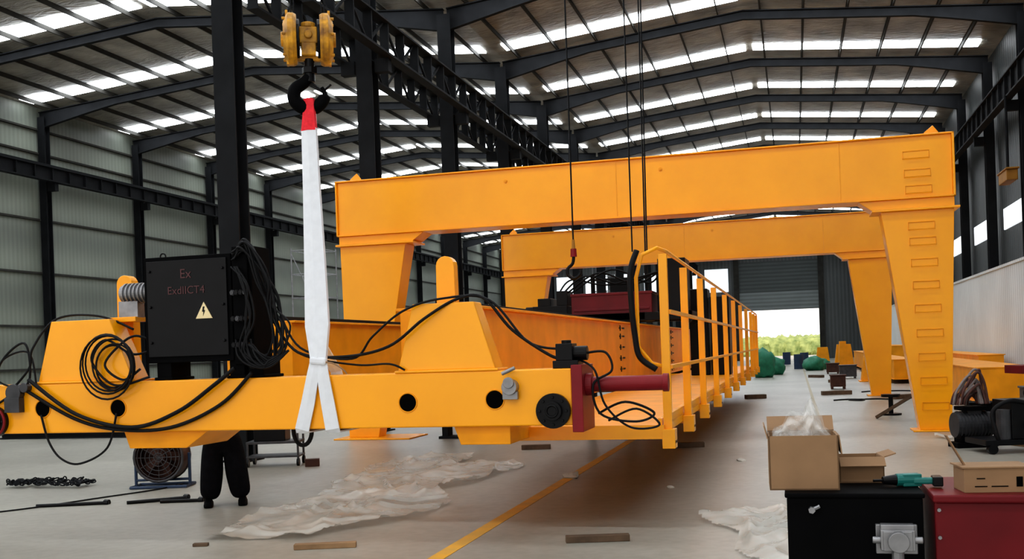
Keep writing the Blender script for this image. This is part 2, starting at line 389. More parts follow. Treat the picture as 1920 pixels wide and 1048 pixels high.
# ---------------- suspended end carriage ----------------
ec=empty('end_carriage',(-5,9.28,1.03),0,'long yellow crane end carriage hanging in a white sling','crane end carriage')
eo=Vector((-5,9.28,1.03))
def eb(mb,name,m=YEL,bev=.006,parent=None,**k):
    bmesh.ops.translate(mb.bm,verts=mb.bm.verts,vec=-eo);return mb.build(name,m,parent or ec,bevel=bev,**k)
BF=9.05
mb=MB();mb.box(-8.4,-1.9,BF,9.5,1.03,1.53);eb(mb,'box_beam',YEL,.012)
def housing(a,b,c,d):
    mb=MB();mb.frustum((a,b,BF+.01,9.34),1.55,(c,d,BF+.04,9.32),2.16);mb.box(a-.03,b+.03,BF-.01,9.40,1.53,1.553);eb(mb,'housing',YEL,.008)
housing(-3.53,-2.60,-3.38,-2.79);housing(-7.43,-6.33,-7.28,-6.6)
for a,b,ta in ((-6.5,-5.55,.25),(-3.03,-2.5,0.0)):
    mb=MB();mb.prism([(a,1.03),(b,1.03),(b-ta,.86),(a+.06,.86)],'y',BF+.08,9.9);eb(mb,'lower_saddle',YEL2)
for x in (-3.17,-6.66):
    mb=MB();pts=[(x-.1,1.53),(x+.1,1.53)]+[(x+.09*math.cos(t),2.53+.09*math.sin(t)) for t in [i*math.pi/8 for i in range(9)]]
    mb.prism(pts,'y',9.44,9.56);eb(mb,'guide_post',YEL)
def bore(x,z,r):
    mb=MB();mb.cyl((x,BF-.004,z),(x,BF+.03,z),r,seg=28);eb(mb,'axle_bore',HOLE,0)
    mb=MB();mb.torus((x,BF-.003,z),r+.004,.006,'y',28);eb(mb,'bore_rim',YEL2,0)
for x,z,r in ((-3.44,1.26,.083),(-2.61,1.27,.083),(-7.38,1.28,.085),(-6.5,1.27,.085)): bore(x,z,r)
def wheel(x,z,m):
    mb=MB();mb.cyl((x,BF-.05,z),(x,BF+.02,z),.155,seg=32).cyl((x,BF-.09,z),(x,BF-.05,z),.085,seg=24)
    for i in range(8):
        t=i*math.pi/4;mb.cyl((x+.12*math.cos(t),BF-.065,z+.12*math.sin(t)),(x+.12*math.cos(t),BF-.05,z+.12*math.sin(t)),.014,seg=6)
    mb.torus((x,BF-.09,z),.05,.012,'y');eb(mb,'wheel_hub',m,.003)
wheel(-2.07,1.16,BLK);wheel(-7.95,1.16,BLK)
mb=MB();mb.torus((-7.95,BF-.055,1.16),.145,.014,'y',28);eb(mb,'wheel_rim',RED2,0)
mb=MB();mb.box(-1.9,-1.80,BF-.04,9.54,.97,1.56);eb(mb,'end_plate',RED2)
mb=MB();mb.cyl((-1.8,9.2,1.38),(-1.10,9.2,1.38),.068,seg=28).cyl((-1.8,9.2,1.38),(-1.74,9.2,1.38),.1,seg=28).cyl((-1.12,9.2,1.38),(-1.07,9.2,1.38),.08,seg=28);eb(mb,'buffer',RED2,.004)
mb=MB();mb.box(-2.08,-1.85,9.1,9.35,1.53,1.6).cyl((-2.03,9.2,1.66),(-1.78,9.2,1.66),.065,seg=20).box(-2.05,-1.9,9.1,9.32,1.6,1.75)
mb.cyl((-1.97,9.2,1.75),(-1.97,9.2,1.78),.045,seg=12);eb(mb,'limit_switch',BLK,.005)
mb=MB();mb.cyl((-2.45,8.95,1.38),(-2.45,BF,1.38),.07,seg=20).cyl((-2.45,8.93,1.42),(-2.45,8.95,1.42),.05,seg=16).box(-2.52,-2.38,8.98,9.03,1.27,1.34).cyl((-2.52,8.99,1.5),(-2.4,8.99,1.55),.018,seg=8)
eb(mb,'encoder',SILV,.004)
mb=MB();mb.cyl((-7.68,8.98,1.45),(-7.68,BF+.02,1.45),.09,seg=18).box(-7.78,-7.6,8.97,BF,1.25,1.4).cyl((-7.55,8.98,1.5),(-7.55,BF,1.5),.05,seg=14)
eb(mb,'encoder',DGREY,.004)
mb=MB();mb.cyl((-6.6,9.34,2.42),(-6.25,9.34,2.42),.085,seg=24)
for i in range(7): mb.cyl((-6.56+i*.045,9.34,2.42),(-6.545+i*.045,9.34,2.42),.105,seg=24)
mb.box(-6.62,-6.4,9.28,9.40,2.17,2.34);eb(mb,'small_motor',SILV,.002)
mb=MB();mb.box(-6.74,-6.4,9.24,9.42,2.13,2.18);eb(mb,'motor_bracket',YEL)
def ecable(pts,r=.012):
    return cable('cable',[Vector(p)-eo for p in pts],r,ec)
f=BF-.03
ecable([(-5.17,f-.02,1.63),(-5.4,f-.02,1.47),(-5.81,f-.02,1.22),(-6.32,f-.02,1.08),(-6.95,f-.02,1.22),(-7.5,f-.02,1.58)],.02)
ecable([(-5.0,f,1.58),(-5.35,f,1.28),(-5.9,f,1.07),(-6.5,f,1.06),(-7.0,f,1.18),(-7.6,f,1.5)],.018)
ecable([(-7.38,f,1.22),(-7.3,f,.95),(-7.12,f-.05,.78),(-6.9,f-.05,.73),(-6.62,f,.88),(-6.5,f,1.22)],.011)
ecable([(-7.7,f,1.5),(-7.5,f,1.7),(-7.45,f,1.9),(-7.3,9.2,2.19),(-6.8,9.2,2.2),(-6.4,9.2,2.05)],.012)
ecable([(-7.7,f,1.5),(-7.9,f,1.6),(-7.8,f,1.8),(-7.5,f,1.85),(-7.42,f,1.5)],.010)
ecable([(-7.7,f,1.45),(-7.95,f,1.35),(-7.85,f,1.75),(-7.55,f,1.95),(-7.5,f,1.6),(-7.65,f-.02,1.4)],.012)
ecable([(-4.8,9.1,2.07),(-4.53,9.05,1.76),(-4.1,9.1,1.70),(-3.6,9.02,1.78),(-3.25,9.03,2.02),(-2.95,9.1,2.19),(-2.7,9.1,2.19),(-2.44,9.1,1.89),(-2.1,9.1,1.65),(-1.98,9.15,1.62)],.014)
ecable([(-4.75,9.1,2.2),(-4.5,9.05,1.80),(-4.0,9.1,1.68),(-3.75,9.02,1.88),(-3.45,9.03,2.1),(-3.1,9.1,2.2),(-2.65,9.1,2.17),(-2.3,9.1,1.78),(-2.0,9.15,1.7)],.011)
ecable([(-4.7,9.1,1.9),(-4.5,9.15,1.72),(-4.0,9.2,1.62),(-3.6,9.02,1.62),(-3.45,9.03,1.56)],.010)
ecable([(-1.8,9.2,1.66),(-1.62,9.2,1.66),(-1.56,9.15,1.5),(-1.72,9.1,1.38),(-1.66,9.1,1.12),(-1.35,9.1,1.05),(-1.2,9.15,1.12),(-1.45,9.15,1.22),(-1.7,9.2,1.12)],.011)
ecable([(-1.85,9.2,1.6),(-1.7,9.1,1.5),(-1.62,9.1,1.2),(-1.4,9.1,1.0),(-1.15,9.1,1.02),(-1.35,9.12,1.16),(-1.6,9.12,1.06)],.010)
for i in range(6):
    cx=-6.5+random.uniform(-.05,.05);cz=1.72+random.uniform(-.05,.04);R=.20+.02*i
    pts=[Vector((cx+R*math.cos(t),f-.015*i,cz+R*1.05*math.sin(t)))-eo for t in [k*2*math.pi/28 for k in range(28)]]
    MB().tube(pts,.010,6,closed=True).build('cable_loop',BLKR,ec,smooth=True)
MB().tube([Vector((-4.78+.1*math.cos(t),9.6,.98+.15*math.sin(t)))-eo for t in [k*2*math.pi/24 for k in range(24)]],.022,8,closed=True).build('cable_loop',BLKR,ec,smooth=True)

# ---------------- electrical cabinet ----------------
cab=empty('electrical_cabinet',(-5.6,9.3,1.53),0,'black explosion-proof electrical cabinet with warning triangle on the yellow beam','electrical cabinet')
co=Vector((-5.6,9.3,1.53))
def cb(mb,name,m=BLKM,bev=.008,**k):
    bmesh.ops.translate(mb.bm,verts=mb.bm.verts,vec=-co);return mb.build(name,m,cab,bevel=bev,**k)
mb=MB();mb.box(-6.18,-5.22,9.08,9.5,1.70,2.74);cb(mb,'body')
mb=MB();mb.box(-6.14,-5.26,9.06,9.08,1.76,2.70)
for px in (-6.1,-5.3):
    for z in (1.9,2.25,2.6): mb.cyl((px,9.04,z),(px,9.06,z),.014,seg=8)
cb(mb,'door',BLK,.004)
mb=MB();mb.box(-5.21,-5.0,9.08,9.45,1.66,2.80).box(-5.19,-5.03,9.05,9.08,1.9,2.72);cb(mb,'side_enclosure')
for x in (-6.0,-5.2,-5.0):
    mb=MB();mb.box(x-.08,x+.08,9.1,9.45,1.53,1.72).box(x-.1,x+.1,9.08,9.48,1.53,1.56);cb(mb,'foot')
for i in range(12):
    mb=MB();x=-5.17+.045*(i%4);z=1.85+.25*(i//4);mb.cyl((x,8.99,z),(x,9.1,z),.02,seg=10).cyl((x,9.0,z),(x,9.03,z),.028,seg=6);cb(mb,'cable_gland',DGREY if i%3==2 else BLK,0)
for x in (-6.1,-5.3):
    mb=MB();mb.torus((x,9.3,2.77),.03,.008,'y');cb(mb,'lifting_eye',BLK,0)
mb=MB();mb.prism([(-5.60,2.12),(-5.42,2.12),(-5.51,2.28)],'y',9.052,9.06);cb(mb,'warning_sign',SIGNY,0)
mb=MB();mb.prism([(-5.517,2.235),(-5.50,2.235),(-5.508,2.20),(-5.495,2.20),(-5.518,2.145),(-5.513,2.185),(-5.527,2.185)],'y',9.048,9.053);cb(mb,'warning_symbol',BLK,0)
R90=(math.pi/2,0,0)
text('Ex',.13,LETT,cab,Vector((-5.70,9.056,2.56))-co,R90)
text('ExdIICT4',.108,LETT,cab,Vector((-5.70,9.056,2.40))-co,R90)
def ccable(pts,r): return cable('cable',[Vector(p)-co for p in pts],r,cab)
for i in range(11):
    j=lambda s=.04: random.uniform(-s,s)
    w_=.07
    ccable([(-5.15+j(),9.04+j(.03),2.72+j(.06)),(-5.0+j(),9.0+j(),2.80+j(.06)),(-4.86+j(w_),9.03+j(),2.5+j(w_)),(-4.77+j(w_),9.06+j(),2.2+j(w_)),(-4.68+j(.1),9.04+j(),1.92+j(.1)),(-4.86+j(.1),9.03,1.68+j()),(-5.02+j(),9.01+j(.03),1.85)],.008+.006*random.random())
for i in range(5):
    ccable([(-5.12+j(.07),9.03,2.6),(-5.04+j(.07),8.98,2.4),(-4.98+j(.07),8.98,2.1+j()),(-5.04+j(.07),8.98,1.8),(-4.92+j(.1),8.99,1.62)],.010)
for i in range(4):
    ccable([(-5.16+.05*i,9.03,1.9),(-5.12+.06*i,8.98,1.75),(-5.0+.05*i,8.98,1.65),(-4.8,9.0,1.63+.02*i),(-4.62,9.05,1.78)],.011)
ccable([(-6.15,9.2,1.9),(-6.3,9.1,1.98),(-6.45,9.05,1.9),(-6.6,9.0,1.7),(-6.4,9.0,1.55),(-6.2,9.0,1.65)],.012)
ccable([(-6.15,9.2,1.85),(-6.35,9.1,1.8),(-6.6,9.02,1.95),(-6.75,9.0,1.75),(-6.5,9.0,1.5),(-6.1,9.0,1.57)],.012)

# ---------------- sling + hook ----------------
sx,sy=-4.43,9.28
sl=empty('lifting_sling',(sx,sy,.99),0,'white webbing sling with red sleeve looped around the beam','lifting sling')
so=Vector((sx,sy,.99))
def ribbon(pts,ws,th=.02,name='webbing',m=WHT):
    mb=MB();pts=[Vector(p) for p in pts]
    F=[]
    for i,(p,w) in enumerate(zip(pts,ws)):
        t=(pts[min(i+1,len(pts)-1)]-pts[max(i-1,0)]).normalized()
        s=Vector((1,0,0));s=(s-t*s.dot(t)).normalized();n=t.cross(s)
        F.append([mb.bm.verts.new(p+s*w/2+n*th/2-so),mb.bm.verts.new(p+n*th-so),mb.bm.verts.new(p-s*w/2+n*th/2-so),mb.bm.verts.new(p-s*w/2-n*th/2-so),mb.bm.verts.new(p-n*th*.3-so),mb.bm.verts.new(p+s*w/2-n*th/2-so)])
    for a,b in zip(F,F[1:]):
        for k in range(6): mb.bm.faces.new((a[k],b[k],b[(k+1)%6],a[(k+1)%6]))
    mb.bm.faces.new(F[0]);mb.bm.faces.new(F[-1][::-1])
    return mb.build(name,m,sl,bevel=0)
kz=1.66;kx=sx+.125
ribbon([(sx,sy-.02,3.90),(sx+.02,sy-.05,3.3),(sx+.06,sy-.12,2.6),(sx+.10,sy-.2,2.0),(kx,sy-.25,kz)],[.15,.17,.21,.24,.15],.04)
ribbon([(sx,sy,4.19),(sx,sy-.01,4.04),(sx,sy-.02,3.88)],[.10,.12,.15],.045,'red_sleeve',REDC)
ribbon([(sx,sy+.04,4.14),(sx-.01,sy+.05,3.0),(sx-.0,sy+.03,2.2),(sx+.02,sy+.06,1.8),(sx+.06,9.55,1.56),(sx+.1,9.56,1.3),(sx+.1,9.56,1.01)],[.1,.12,.13,.12,.12,.15,.15],.015)
for s_ in (-1,1):
    bx=sx+.09+s_*.155
    ribbon([(kx+s_*.02,sy-.25,kz+.03),(kx-.01+s_*.05,BF-.03,1.54),(kx-.02+s_*.10,BF-.03,1.28),(bx,BF-.03,1.03),(bx,BF-.01,1.005),(bx,9.3,1.005),(bx,9.55,1.005)],[.12,.12,.135,.14,.14,.14,.14],.014)
MB().boxc((kx-so.x,sy-.26-so.y,kz+.01-so.z),(.17,.06,.07),(0,.1,0)).build('sling_knot',WHT,sl,bevel=.02)
MB().tube([Vector(p)-so for p in smoothpath([(kx+.06,sy-.27,kz),(kx+.16,sy-.27,kz-.02),(kx+.25,sy-.26,kz-.08),(kx+.28,sy-.25,kz-.12)])],.008,6).build('loose_rope_end',CARD,sl)
hb=empty('hook_block',(sx,sy+.03,4.22),math.radians(25),'yellow twin-sheave crane hook block with black forged hook','crane hook block')
def hbb(mb,name,m,bev=.004,sm=False): return mb.build(name,m,hb,bevel=bev,smooth=sm)
for s_ in (-1,1):
    mb=MB();mb.cyl((s_*.11,0,.55),(s_*.14,0,.55),.235,.25,seg=32).cyl((s_*.14,0,.55),(s_*.19,0,.55),.25,seg=32).cyl((s_*.19,0,.55),(s_*.235,0,.55),.25,.17,seg=32).cyl((s_*.235,0,.55),(s_*.26,0,.55),.07,seg=16)
    for i in range(6):
        t=i*math.pi/3;mb.cyl((s_*.20,.2*math.cos(t),.55+.2*math.sin(t)),(s_*.245,.2*math.cos(t),.55+.2*math.sin(t)),.015,seg=6)
    hbb(mb,'sheave_guard',YELG)
    mb=MB();mb.cyl((s_*.085,0,.55),(s_*.11,0,.55),.19,seg=28);hbb(mb,'sheave',BLK)
    mb=MB();mb.box(s_*.20-.012,s_*.20+.012,-.05,.05,.3,.82);hbb(mb,'cheek_plate',YELG)
mb=MB();mb.box(-.085,.085,-.07,.07,.50,.66).box(-.07,.07,-.09,.09,.38,.50).cyl((0,0,.66),(0,0,.71),.07,seg=16).cyl((-.17,-.0,.55),(.17,-.0,.55),.035,seg=12).cyl((0,-.1,.58),(0,-.07,.58),.04,seg=12)
mb.box(-.16,.16,-.03,.03,.34,.39)
hbb(mb,'crosshead',YELG,.01)
mb=MB();mb.cyl((0,0,.14),(0,0,.36),.05,seg=16).cyl((0,0,.22),(0,0,.28),.075,seg=6);hbb(mb,'hook_shank',BLK)
pts=[(0,0,.2),(-.05,0,.14),(-.14,0,.07),(-.15,0,-.03),(-.08,0,-.10),(.02,0,-.11),(.1,0,-.06),(.14,0,.02),(.11,0,.09)]
MB().tube(smoothpath(pts,5),[.048+.02*math.sin(i/40*math.pi) - (.03 if i>34 else 0) for i in range(41)],12).build('hook',BLKM,hb,smooth=True)
mb=MB();mb.cyl((-.02,.0,.16),(.12,0,.05),.012,seg=8).cyl((.12,0,.05),(.2,.0,.12),.012,seg=8);hbb(mb,'safety_latch',BLK)
for dx_ in (-.16,-.13,.13,.16):
    MB().cyl((dx_,0,.75),(dx_,0,7.68),.006,seg=6).build('wire_rope',STL,hb)

# ---------------- main girders & walkway ----------------
def girder(x0,x1,ya,yb,label):
    E=empty('box_girder',((x0+x1)/2,ya,1.0),0,label,'crane girder')
    o=Vector(((x0+x1)/2,ya,1.0))
    def g(mb,n,m=YEL2,bev=.006):
        bmesh.ops.translate(mb.bm,verts=mb.bm.verts,vec=-o);mb.build(n,m,E,bevel=bev)
    mb=MB();mb.box(x0+.05,x1-.05,ya,yb,1.02,2.14).box(x0,x1,ya,yb,2.14,2.17).box(x0,x1,ya,yb,1.0,1.02);g(mb,'box_section')
    for y in (19.3,27.5):
        mb=MB()
        for z in (1.1,1.3,1.5,1.7,1.9,2.05):
            for q in (-.22,.14): mb.box(x1-.052,x1-.035,y+q-.08,y+q+.1,z-.015,z+.015)
            mb.box(x1-.052,x1-.035,y-.23,y-.20,z-.05,z+.05)
        g(mb,'splice_bolts',BLK,0)
    mb=MB();mb.box((x0+x1)/2-.04,(x0+x1)/2+.04,ya+.1,yb-.1,2.17,2.25);g(mb,'trolley_rail',STL)
    return E
girder(-3.9,-3.03,9.99,36,'long yellow box girder beside the railed walkway')
girder(-6.9,-5.9,11.75,36,'long yellow box girder parallel to its twin')
for x in (-3.45,-6.4):
    for y in (20.,32.):
        mb=MB();mb.box(x-.45,x+.45,y-.15,y+.15,.85,1.0)
        for s_ in (-1,1): mb.box(x+s_*.38-.06,x+s_*.38+.06,y-.15,y+.15,.05,.85)
        mb.box(x-.5,x+.45,y-.2,y+.2,0,.05);mb.build('support_trestle',STL,label='dark steel trestle carrying a yellow girder',cat='trestle',group='girder trestles')
wk=empty('railed_walkway',(-2.0,9.85,.82),0,'yellow steel service walkway with handrail along the girder','walkway')
wo=Vector((-2.0,9.85,.82))
def wb(mb,n,m=YEL,bev=0,sm=False):
    bmesh.ops.translate(mb.bm,verts=mb.bm.verts,vec=-wo);return mb.build(n,m,wk,bevel=bev,smooth=sm)
mb=MB();mb.box(-2.98,-1.22,9.85,35,.93,.95);wb(mb,'deck',YEL2)
mb=MB();mb.box(-1.26,-1.22,9.85,35,.86,1.02).box(-2.98,-1.2,9.82,9.86,.83,.96);wb(mb,'edge_channel')
py=[9.9,11.8,13.9,16.3,18.9,21.6,24.4,27.3,30.2,32.4,34.5]
mb=MB()
for y in py: mb.box(-2.98,-1.22,y-.04,y+.04,.83,.93)
wb(mb,'cross_member')
for i,y in enumerate(py):
    mb=MB();mb.box(-1.21,-1.13,y-.03,y+.03,.80,2.56);mb.box(-1.22,-1.10,y-.09,y+.09,.74,.92);wb(mb,'railing_post',YEL,.004)
    for q in (-.045,.045):
        mb=MB();mb.cyl((-1.12,y+q,.80),(-1.095,y+q,.80),.014,seg=8);wb(mb,'bolt_head',BLK)
for z in (2.02,1.5):
    mb=MB();mb.box(-1.15,-1.11,9.9,34.6,z-.018,z+.018);wb(mb,'mid_rail')
mb=MB();mb.tube([(-1.17,9.9,1.5),(-1.3,9.86,1.54),(-1.42,9.86,1.7),(-1.42,9.86,2.35),(-1.36,9.86,2.56),(-1.22,9.88,2.62)]+[(-1.16,y,2.60) for y in (10.1,14,20,28,34.5)]+[(-1.16,34.6,2.5),(-1.16,34.6,1.5)],.019,8);wb(mb,'handrail',sm=True)
cable('rubber_hose',[(-1.40,9.82,2.6),(-1.46,9.78,2.4),(-1.46,9.78,2.1),(-1.44,9.8,1.8),(-1.40,9.8,1.6),(-1.25,9.8,1.48)],.028,label='thick black hose tied to the end of the handrail',cat='hose')
for dx_,dy_ in ((-.16,0),(.0,.2),(.05,.1)):
    MB().cyl((-1.36+dx_*.6,9.92+dy_,2.6),(-1.3+dx_,9.95+dy_,12.2),.008,seg=6).build('hoist_rope',BLK,label='dark wire rope hanging down to the handrail end',cat='rope',group='hoist ropes')
hc=empty('chain_hook',(-3.2,15.7,2.8),0,'small hoist chain with hook over the yellow girder','chain hoist hook')
MB().cyl((0,0,.55),(0,0,9.28),.014,seg=6).build('chain',BLK,hc)
MB().cyl((0,0,.3),(0,0,.42),.05,.045,seg=12).build('swivel',RED2,hc)
MB().cyl((0,0,.42),(0,0,.56),.03,.02,seg=12).build('chain_stop',YELD,hc)
MB().tube(smoothpath([(0,0,.32),(-.02,0,.2),(-.1,0,.12),(-.09,0,.02),(0,0,-.03),(.09,0,.03),(.1,0,.1)],4),.025,8).build('hook',BLK,hc,smooth=True)

tr=empty('hoist_trolley',(-4.2,23.6,2.26),0,'dark red and black crane hoist trolley standing on the girders','hoist trolley')
MB().box(-.6,1.2,-.5,.5,.18,.66).box(-.62,1.22,-.52,.52,.60,.66).box(-.55,1.15,-.52,-.5,.26,.32).build('winch_housing',mat('maroon_paint',(0.16,.006,.012),.4,0,.2,3,spec=.3),tr,bevel=.01)
MB().box(-2.4,2.1,-.9,-.75,0,.18).box(-2.4,2.1,.75,.9,0,.18).box(-2.4,-2.2,-.9,.9,0,.18).box(1.9,2.1,-.9,.9,0,.18).box(-.8,1.1,-.9,.9,.02,.18).build('frame',BLK,tr,bevel=.01)
MB().box(-1.5,-.7,-.5,.4,.18,.42).box(-1.4,-1.1,-.4,.3,.42,.6).box(-.95,-.7,-.45,.2,.42,.75).cyl((-1.5,-.1,.32),(-1.75,-.1,.32),.11,seg=14).build('motor',BLK,tr,bevel=.01)
MB().box(1.35,1.95,-.5,.5,.18,1.35).build('control_box',BLK,tr,bevel=.01)
MB().cyl((-.3,.6,.18),(-.3,.6,1.15),.05,seg=12).box(.1,.55,.6,.9,.18,1.0).cyl((.95,.6,.18),(.95,.6,1.3),.04,seg=10).box(-.35,.9,.58,.64,1.0,1.05).build('lifting_frame',BLK,tr)
for k in range(4):
    MB().tube(smoothpath([(-.9+.1*k,-.4,.7),(-.6+.3*k,-.3,1.0+.06*k),(.2+.3*k,-.2,.85),(1.4,-.3,1.1)]),.02,6).build('cable',BLKR,tr,smooth=True)
for x,y in ((-2.3,-.82),(2.0,-.82),(-2.3,.82),(2.0,.82)): MB().cyl((x,y-.06,.02),(x,y+.06,.02),.11,seg=16).build('wheel',BLK,tr)
E2=empty('control_cabinet_stack',(-2.0,26.2,.95),0,'tall black control cabinets on the walkway deck','control cabinet')
MB().box(-.45,.0,-.4,.4,0,2.1).build('cabinet',BLK,E2,bevel=.02)
MB().box(.05,.5,-.4,.4,0,1.9).build('cabinet',BLK,E2,bevel=.02)

# ---------------- person ----------------
pe=empty('person',(-6.58,11.12,0),YAW+.25,'person in loose dark work clothes standing behind the suspended beam','person')
def skin(name,verts,edges,radii,m,sub=2):
    me=bpy.data.meshes.new(name);me.from_pydata(verts,edges,[]);me.materials.append(m)
    o=bpy.data.objects.new(name,me);COL.objects.link(o);o.parent=pe
    s=o.modifiers.new('s','SKIN');s.use_smooth_shade=True
    for i,r in enumerate(radii):
        me.skin_vertices[0].data[i].radius=r if isinstance(r,tuple) else (r,r)
    me.skin_vertices[0].data[0].use_root=True
    d=o.modifiers.new('d','SUBSURF');d.levels=sub;d.render_levels=sub;return o
HX,HL=-.17,.20
body_v=[(0,0,.84),(0,-.08,.97),(0,-.20,1.09),(0,-.33,1.18),(0,-.40,1.23),(0,-.46,1.27),
 (-.09,0,.80),(-.13,-.03,.45),(HX,0.02,.09),(HX-.01,-.08,.05),
 (.09,0,.80),(.14,-.04,.45),(HL,.04,.09),(HL+.01,-.06,.05),
 (-.17,-.32,1.17),(-.26,-.40,1.0),(-.2,-.60,1.02),
 (.17,-.32,1.17),(.27,-.40,1.0),(.22,-.60,1.02),
 (-.19,-.68,1.03),(.21,-.68,1.03)]
body_e=[(0,1),(1,2),(2,3),(3,4),(4,5),(0,6),(6,7),(7,8),(8,9),(0,10),(10,11),(11,12),(12,13),(3,14),(14,15),(15,16),(3,17),(17,18),(18,19),(16,20),(19,21)]
body_r=[.12,.115,.13,.11,.055,.055,.085,.06,.038,.03,.085,.06,.038,.03,.055,.042,.03,.055,.042,.03,.034,.034]
skin('body',body_v,body_e,body_r,SKIN)
skin('trousers',[(0,0,.84),(-.10,0,.68),(-.125,-.04,.45),(-.15,-.01,.22),(HX,.0,.06),(.10,0,.68),(.14,-.05,.45),(.175,.0,.22),(HL,.02,.06),(0,-.05,.95)],[(0,1),(1,2),(2,3),(3,4),(0,5),(5,6),(6,7),(7,8),(0,9)],[.19,.155,.145,.135,.12,.155,.145,.135,.12,.16],CLO)
skin('jacket',[(0,-.08,.97),(0,-.20,1.09),(0,-.32,1.17),(-.17,-.32,1.17),(-.26,-.40,1.0),(-.205,-.58,1.02),(.17,-.32,1.17),(.27,-.40,1.0),(.225,-.58,1.02),(0,0,.78)],[(0,1),(1,2),(2,3),(3,4),(4,5),(2,6),(6,7),(7,8),(0,9)],[.165,.16,.135,.075,.06,.048,.075,.06,.048,.20],CLO)
hy,hz=-.27,-.25
mb=MB();mb.sphere((0,-.23+hy,1.56+hz),.095,(.85,1,1.2));mb.sphere((0,-.325+hy,1.555+hz),.018,(.8,1,1.3),8,6);mb.sphere((-.085,-.22+hy,1.56+hz),.025,(.4,.8,1.2),8,6);mb.sphere((.085,-.22+hy,1.56+hz),.025,(.4,.8,1.2),8,6)
mb.build('head',SKIN,pe,smooth=True)
mb=MB();mb.sphere((0,-.21+hy,1.585+hz),.1,(.88,1,1.12)).build('hair',HAIR,pe,smooth=True)
for x in (-.035,.035): MB().sphere((x,-.315+hy,1.575+hz),.012,(1,.6,.7),8,6).build('eye',HAIR,pe)
MB().boxc((0,-.32+hy,1.505+hz),(.045,.012,.008)).build('mouth',BROWNM,pe)
for hx,sgn in ((-.19,1),(.21,-1)):
    for i in range(4):
        x=hx-.03+.02*i;L=(.06,.075,.08,.065)[i]
        MB().tube([(x,-.69,1.04),(x,-.69-.7*L,1.035),(x,-.69-L,1.03-.3*L)],.009,8).build('finger',SKIN,pe,smooth=True)
    MB().tube([(hx+sgn*.03,-.66,1.03),(hx+sgn*.05,-.70,1.02),(hx+sgn*.045,-.73,1.01)],.010,8).build('thumb',SKIN,pe,smooth=True)
for fx,fy in ((HX-.01,-.03),(HL+.01,-.01)):
    mb=MB()
    prof=[(.07,.05,.10),(.02,.055,.10),(-.05,.052,.09),(-.12,.055,.07),(-.19,.05,.05),(-.225,.03,.035)]
    A=[]
    for (yy,hw,zt) in prof:
        A.append([mb.bm.verts.new((fx+hw*a,fy+yy,b*zt)) for a,b in ((-1,0),(-1,.4),(-.6,1),(.6,1),(1,.4),(1,0))])
    for p,q in zip(A,A[1:]):
        for k in range(6): mb.bm.faces.new((p[k],q[k],q[(k+1)%6],p[(k+1)%6]))
    mb.bm.faces.new(A[0]);mb.bm.faces.new(A[-1][::-1])
    mb.build('shoe',BLKM,pe,smooth=False,bevel=.01)

# ---------------- floor objects ----------------
def inpoly(x,y,P):
    c=False;n=len(P)
    for i in range(n):
        a=P[i];b=P[(i+1)%n]
        if (a[1]>y)!=(b[1]>y) and x<(b[0]-a[0])*(y-a[1])/(b[1]-a[1])+a[0]: c=not c
    return c
def sheet(P,name,label,seed,h=.055,st=.035,m=PLAS,amp=.22):
    x0=min(p[0] for p in P);x1=max(p[0] for p in P);y0=min(p[1] for p in P);y1=max(p[1] for p in P)
    mb=MB();V={}
    nx=int((x1-x0)/st);ny=int((y1-y0)/st)
    for i in range(nx+1):
        for j in range(ny+1):
            x=x0+i*st;y=y0+j*st
            q=noise.noise(Vector((x*1.1,y*1.1,seed)))*amp
            if inpoly(x+q,y+q*.8,P):
                wx=x+.5*noise.noise(Vector((x*.8,y*.8,seed+4)));wy=y+.5*noise.noise(Vector((x*.8,y*.8,seed+14)))
                a=abs(noise.noise(Vector((wx*2.0+seed,wy*.55,1))));b=abs(noise.noise(Vector((wx*.9,wy*1.8,seed))));c=abs(noise.noise(Vector((wx*4.0,wy*3.0,seed+7))))
                z=.006+h*max(0,1-a*5)**1.4+.7*h*max(0,1-b*5)**1.4+.010*max(0,1-c*4)+.008*(noise.noise(Vector((x*3,y*3,seed)))+.6)
                V[i,j]=mb.bm.verts.new((x,y,max(.004,z)))
    for (i,j) in list(V):
        if (i+1,j) in V and (i,j+1) in V and (i+1,j+1) in V: mb.bm.faces.new((V[i,j],V[i+1,j],V[i+1,j+1],V[i,j+1]))
    for v in [v for v in mb.bm.verts if not v.link_faces]: mb.bm.verts.remove(v)
    return mb.build(name,m,smooth=True,label=label,cat='plastic sheet')
sheet([(-5.5,8.85),(-5.7,10.0),(-5.5,11.2),(-6.0,12.9),(-6.3,15.0),(-5.9,16.6),(-5.1,16.4),(-4.9,15.3),(-4.0,15.2),(-3.9,13.6),(-4.3,12.4),(-3.8,11.2),(-3.85,10.3),(-4.5,9.0)],'plastic_sheet','large crumpled translucent plastic sheet on the concrete floor',2.3)
sheet([(-.95,10.5),(-.2,11.0),(.9,10.6),(.9,8.2),(-.1,7.9),(-.5,8.5)],'plastic_sheet','crumpled translucent plastic sheet beside the black machine',8.1)
sheet([(2.2,19.0),(3.4,19.4),(4.2,18.6),(3.0,18.0)],'plastic_sheet','small crumpled plastic sheet near the gantry leg',5.1,amp=.2)
def plank(c,d,rz,label,m=CONC,name='wood_block'):
    E=MB().boxc((0,0,d[2]/2),d).build(name,m,bevel=.006,label=label,cat='wood block');E.location=Vector(c);E.rotation_euler=(0,0,rz);return E
plank((-1.73,9.1,0),(.56,.09,.06),YAW,'dark weathered timber piece on bare concrete')
plank((-4.1,8.6,0.0),(.55,.08,.05),YAW+.05,'brown timber piece beside the plastic sheet',WOOD)
plank((-5.35,8.6,0),(.14,.06,.03),YAW,'short scrap of brown wood')
plank((-4.34,17.5,0),(.5,.12,.08),.2,'short weathered timber under the girder')
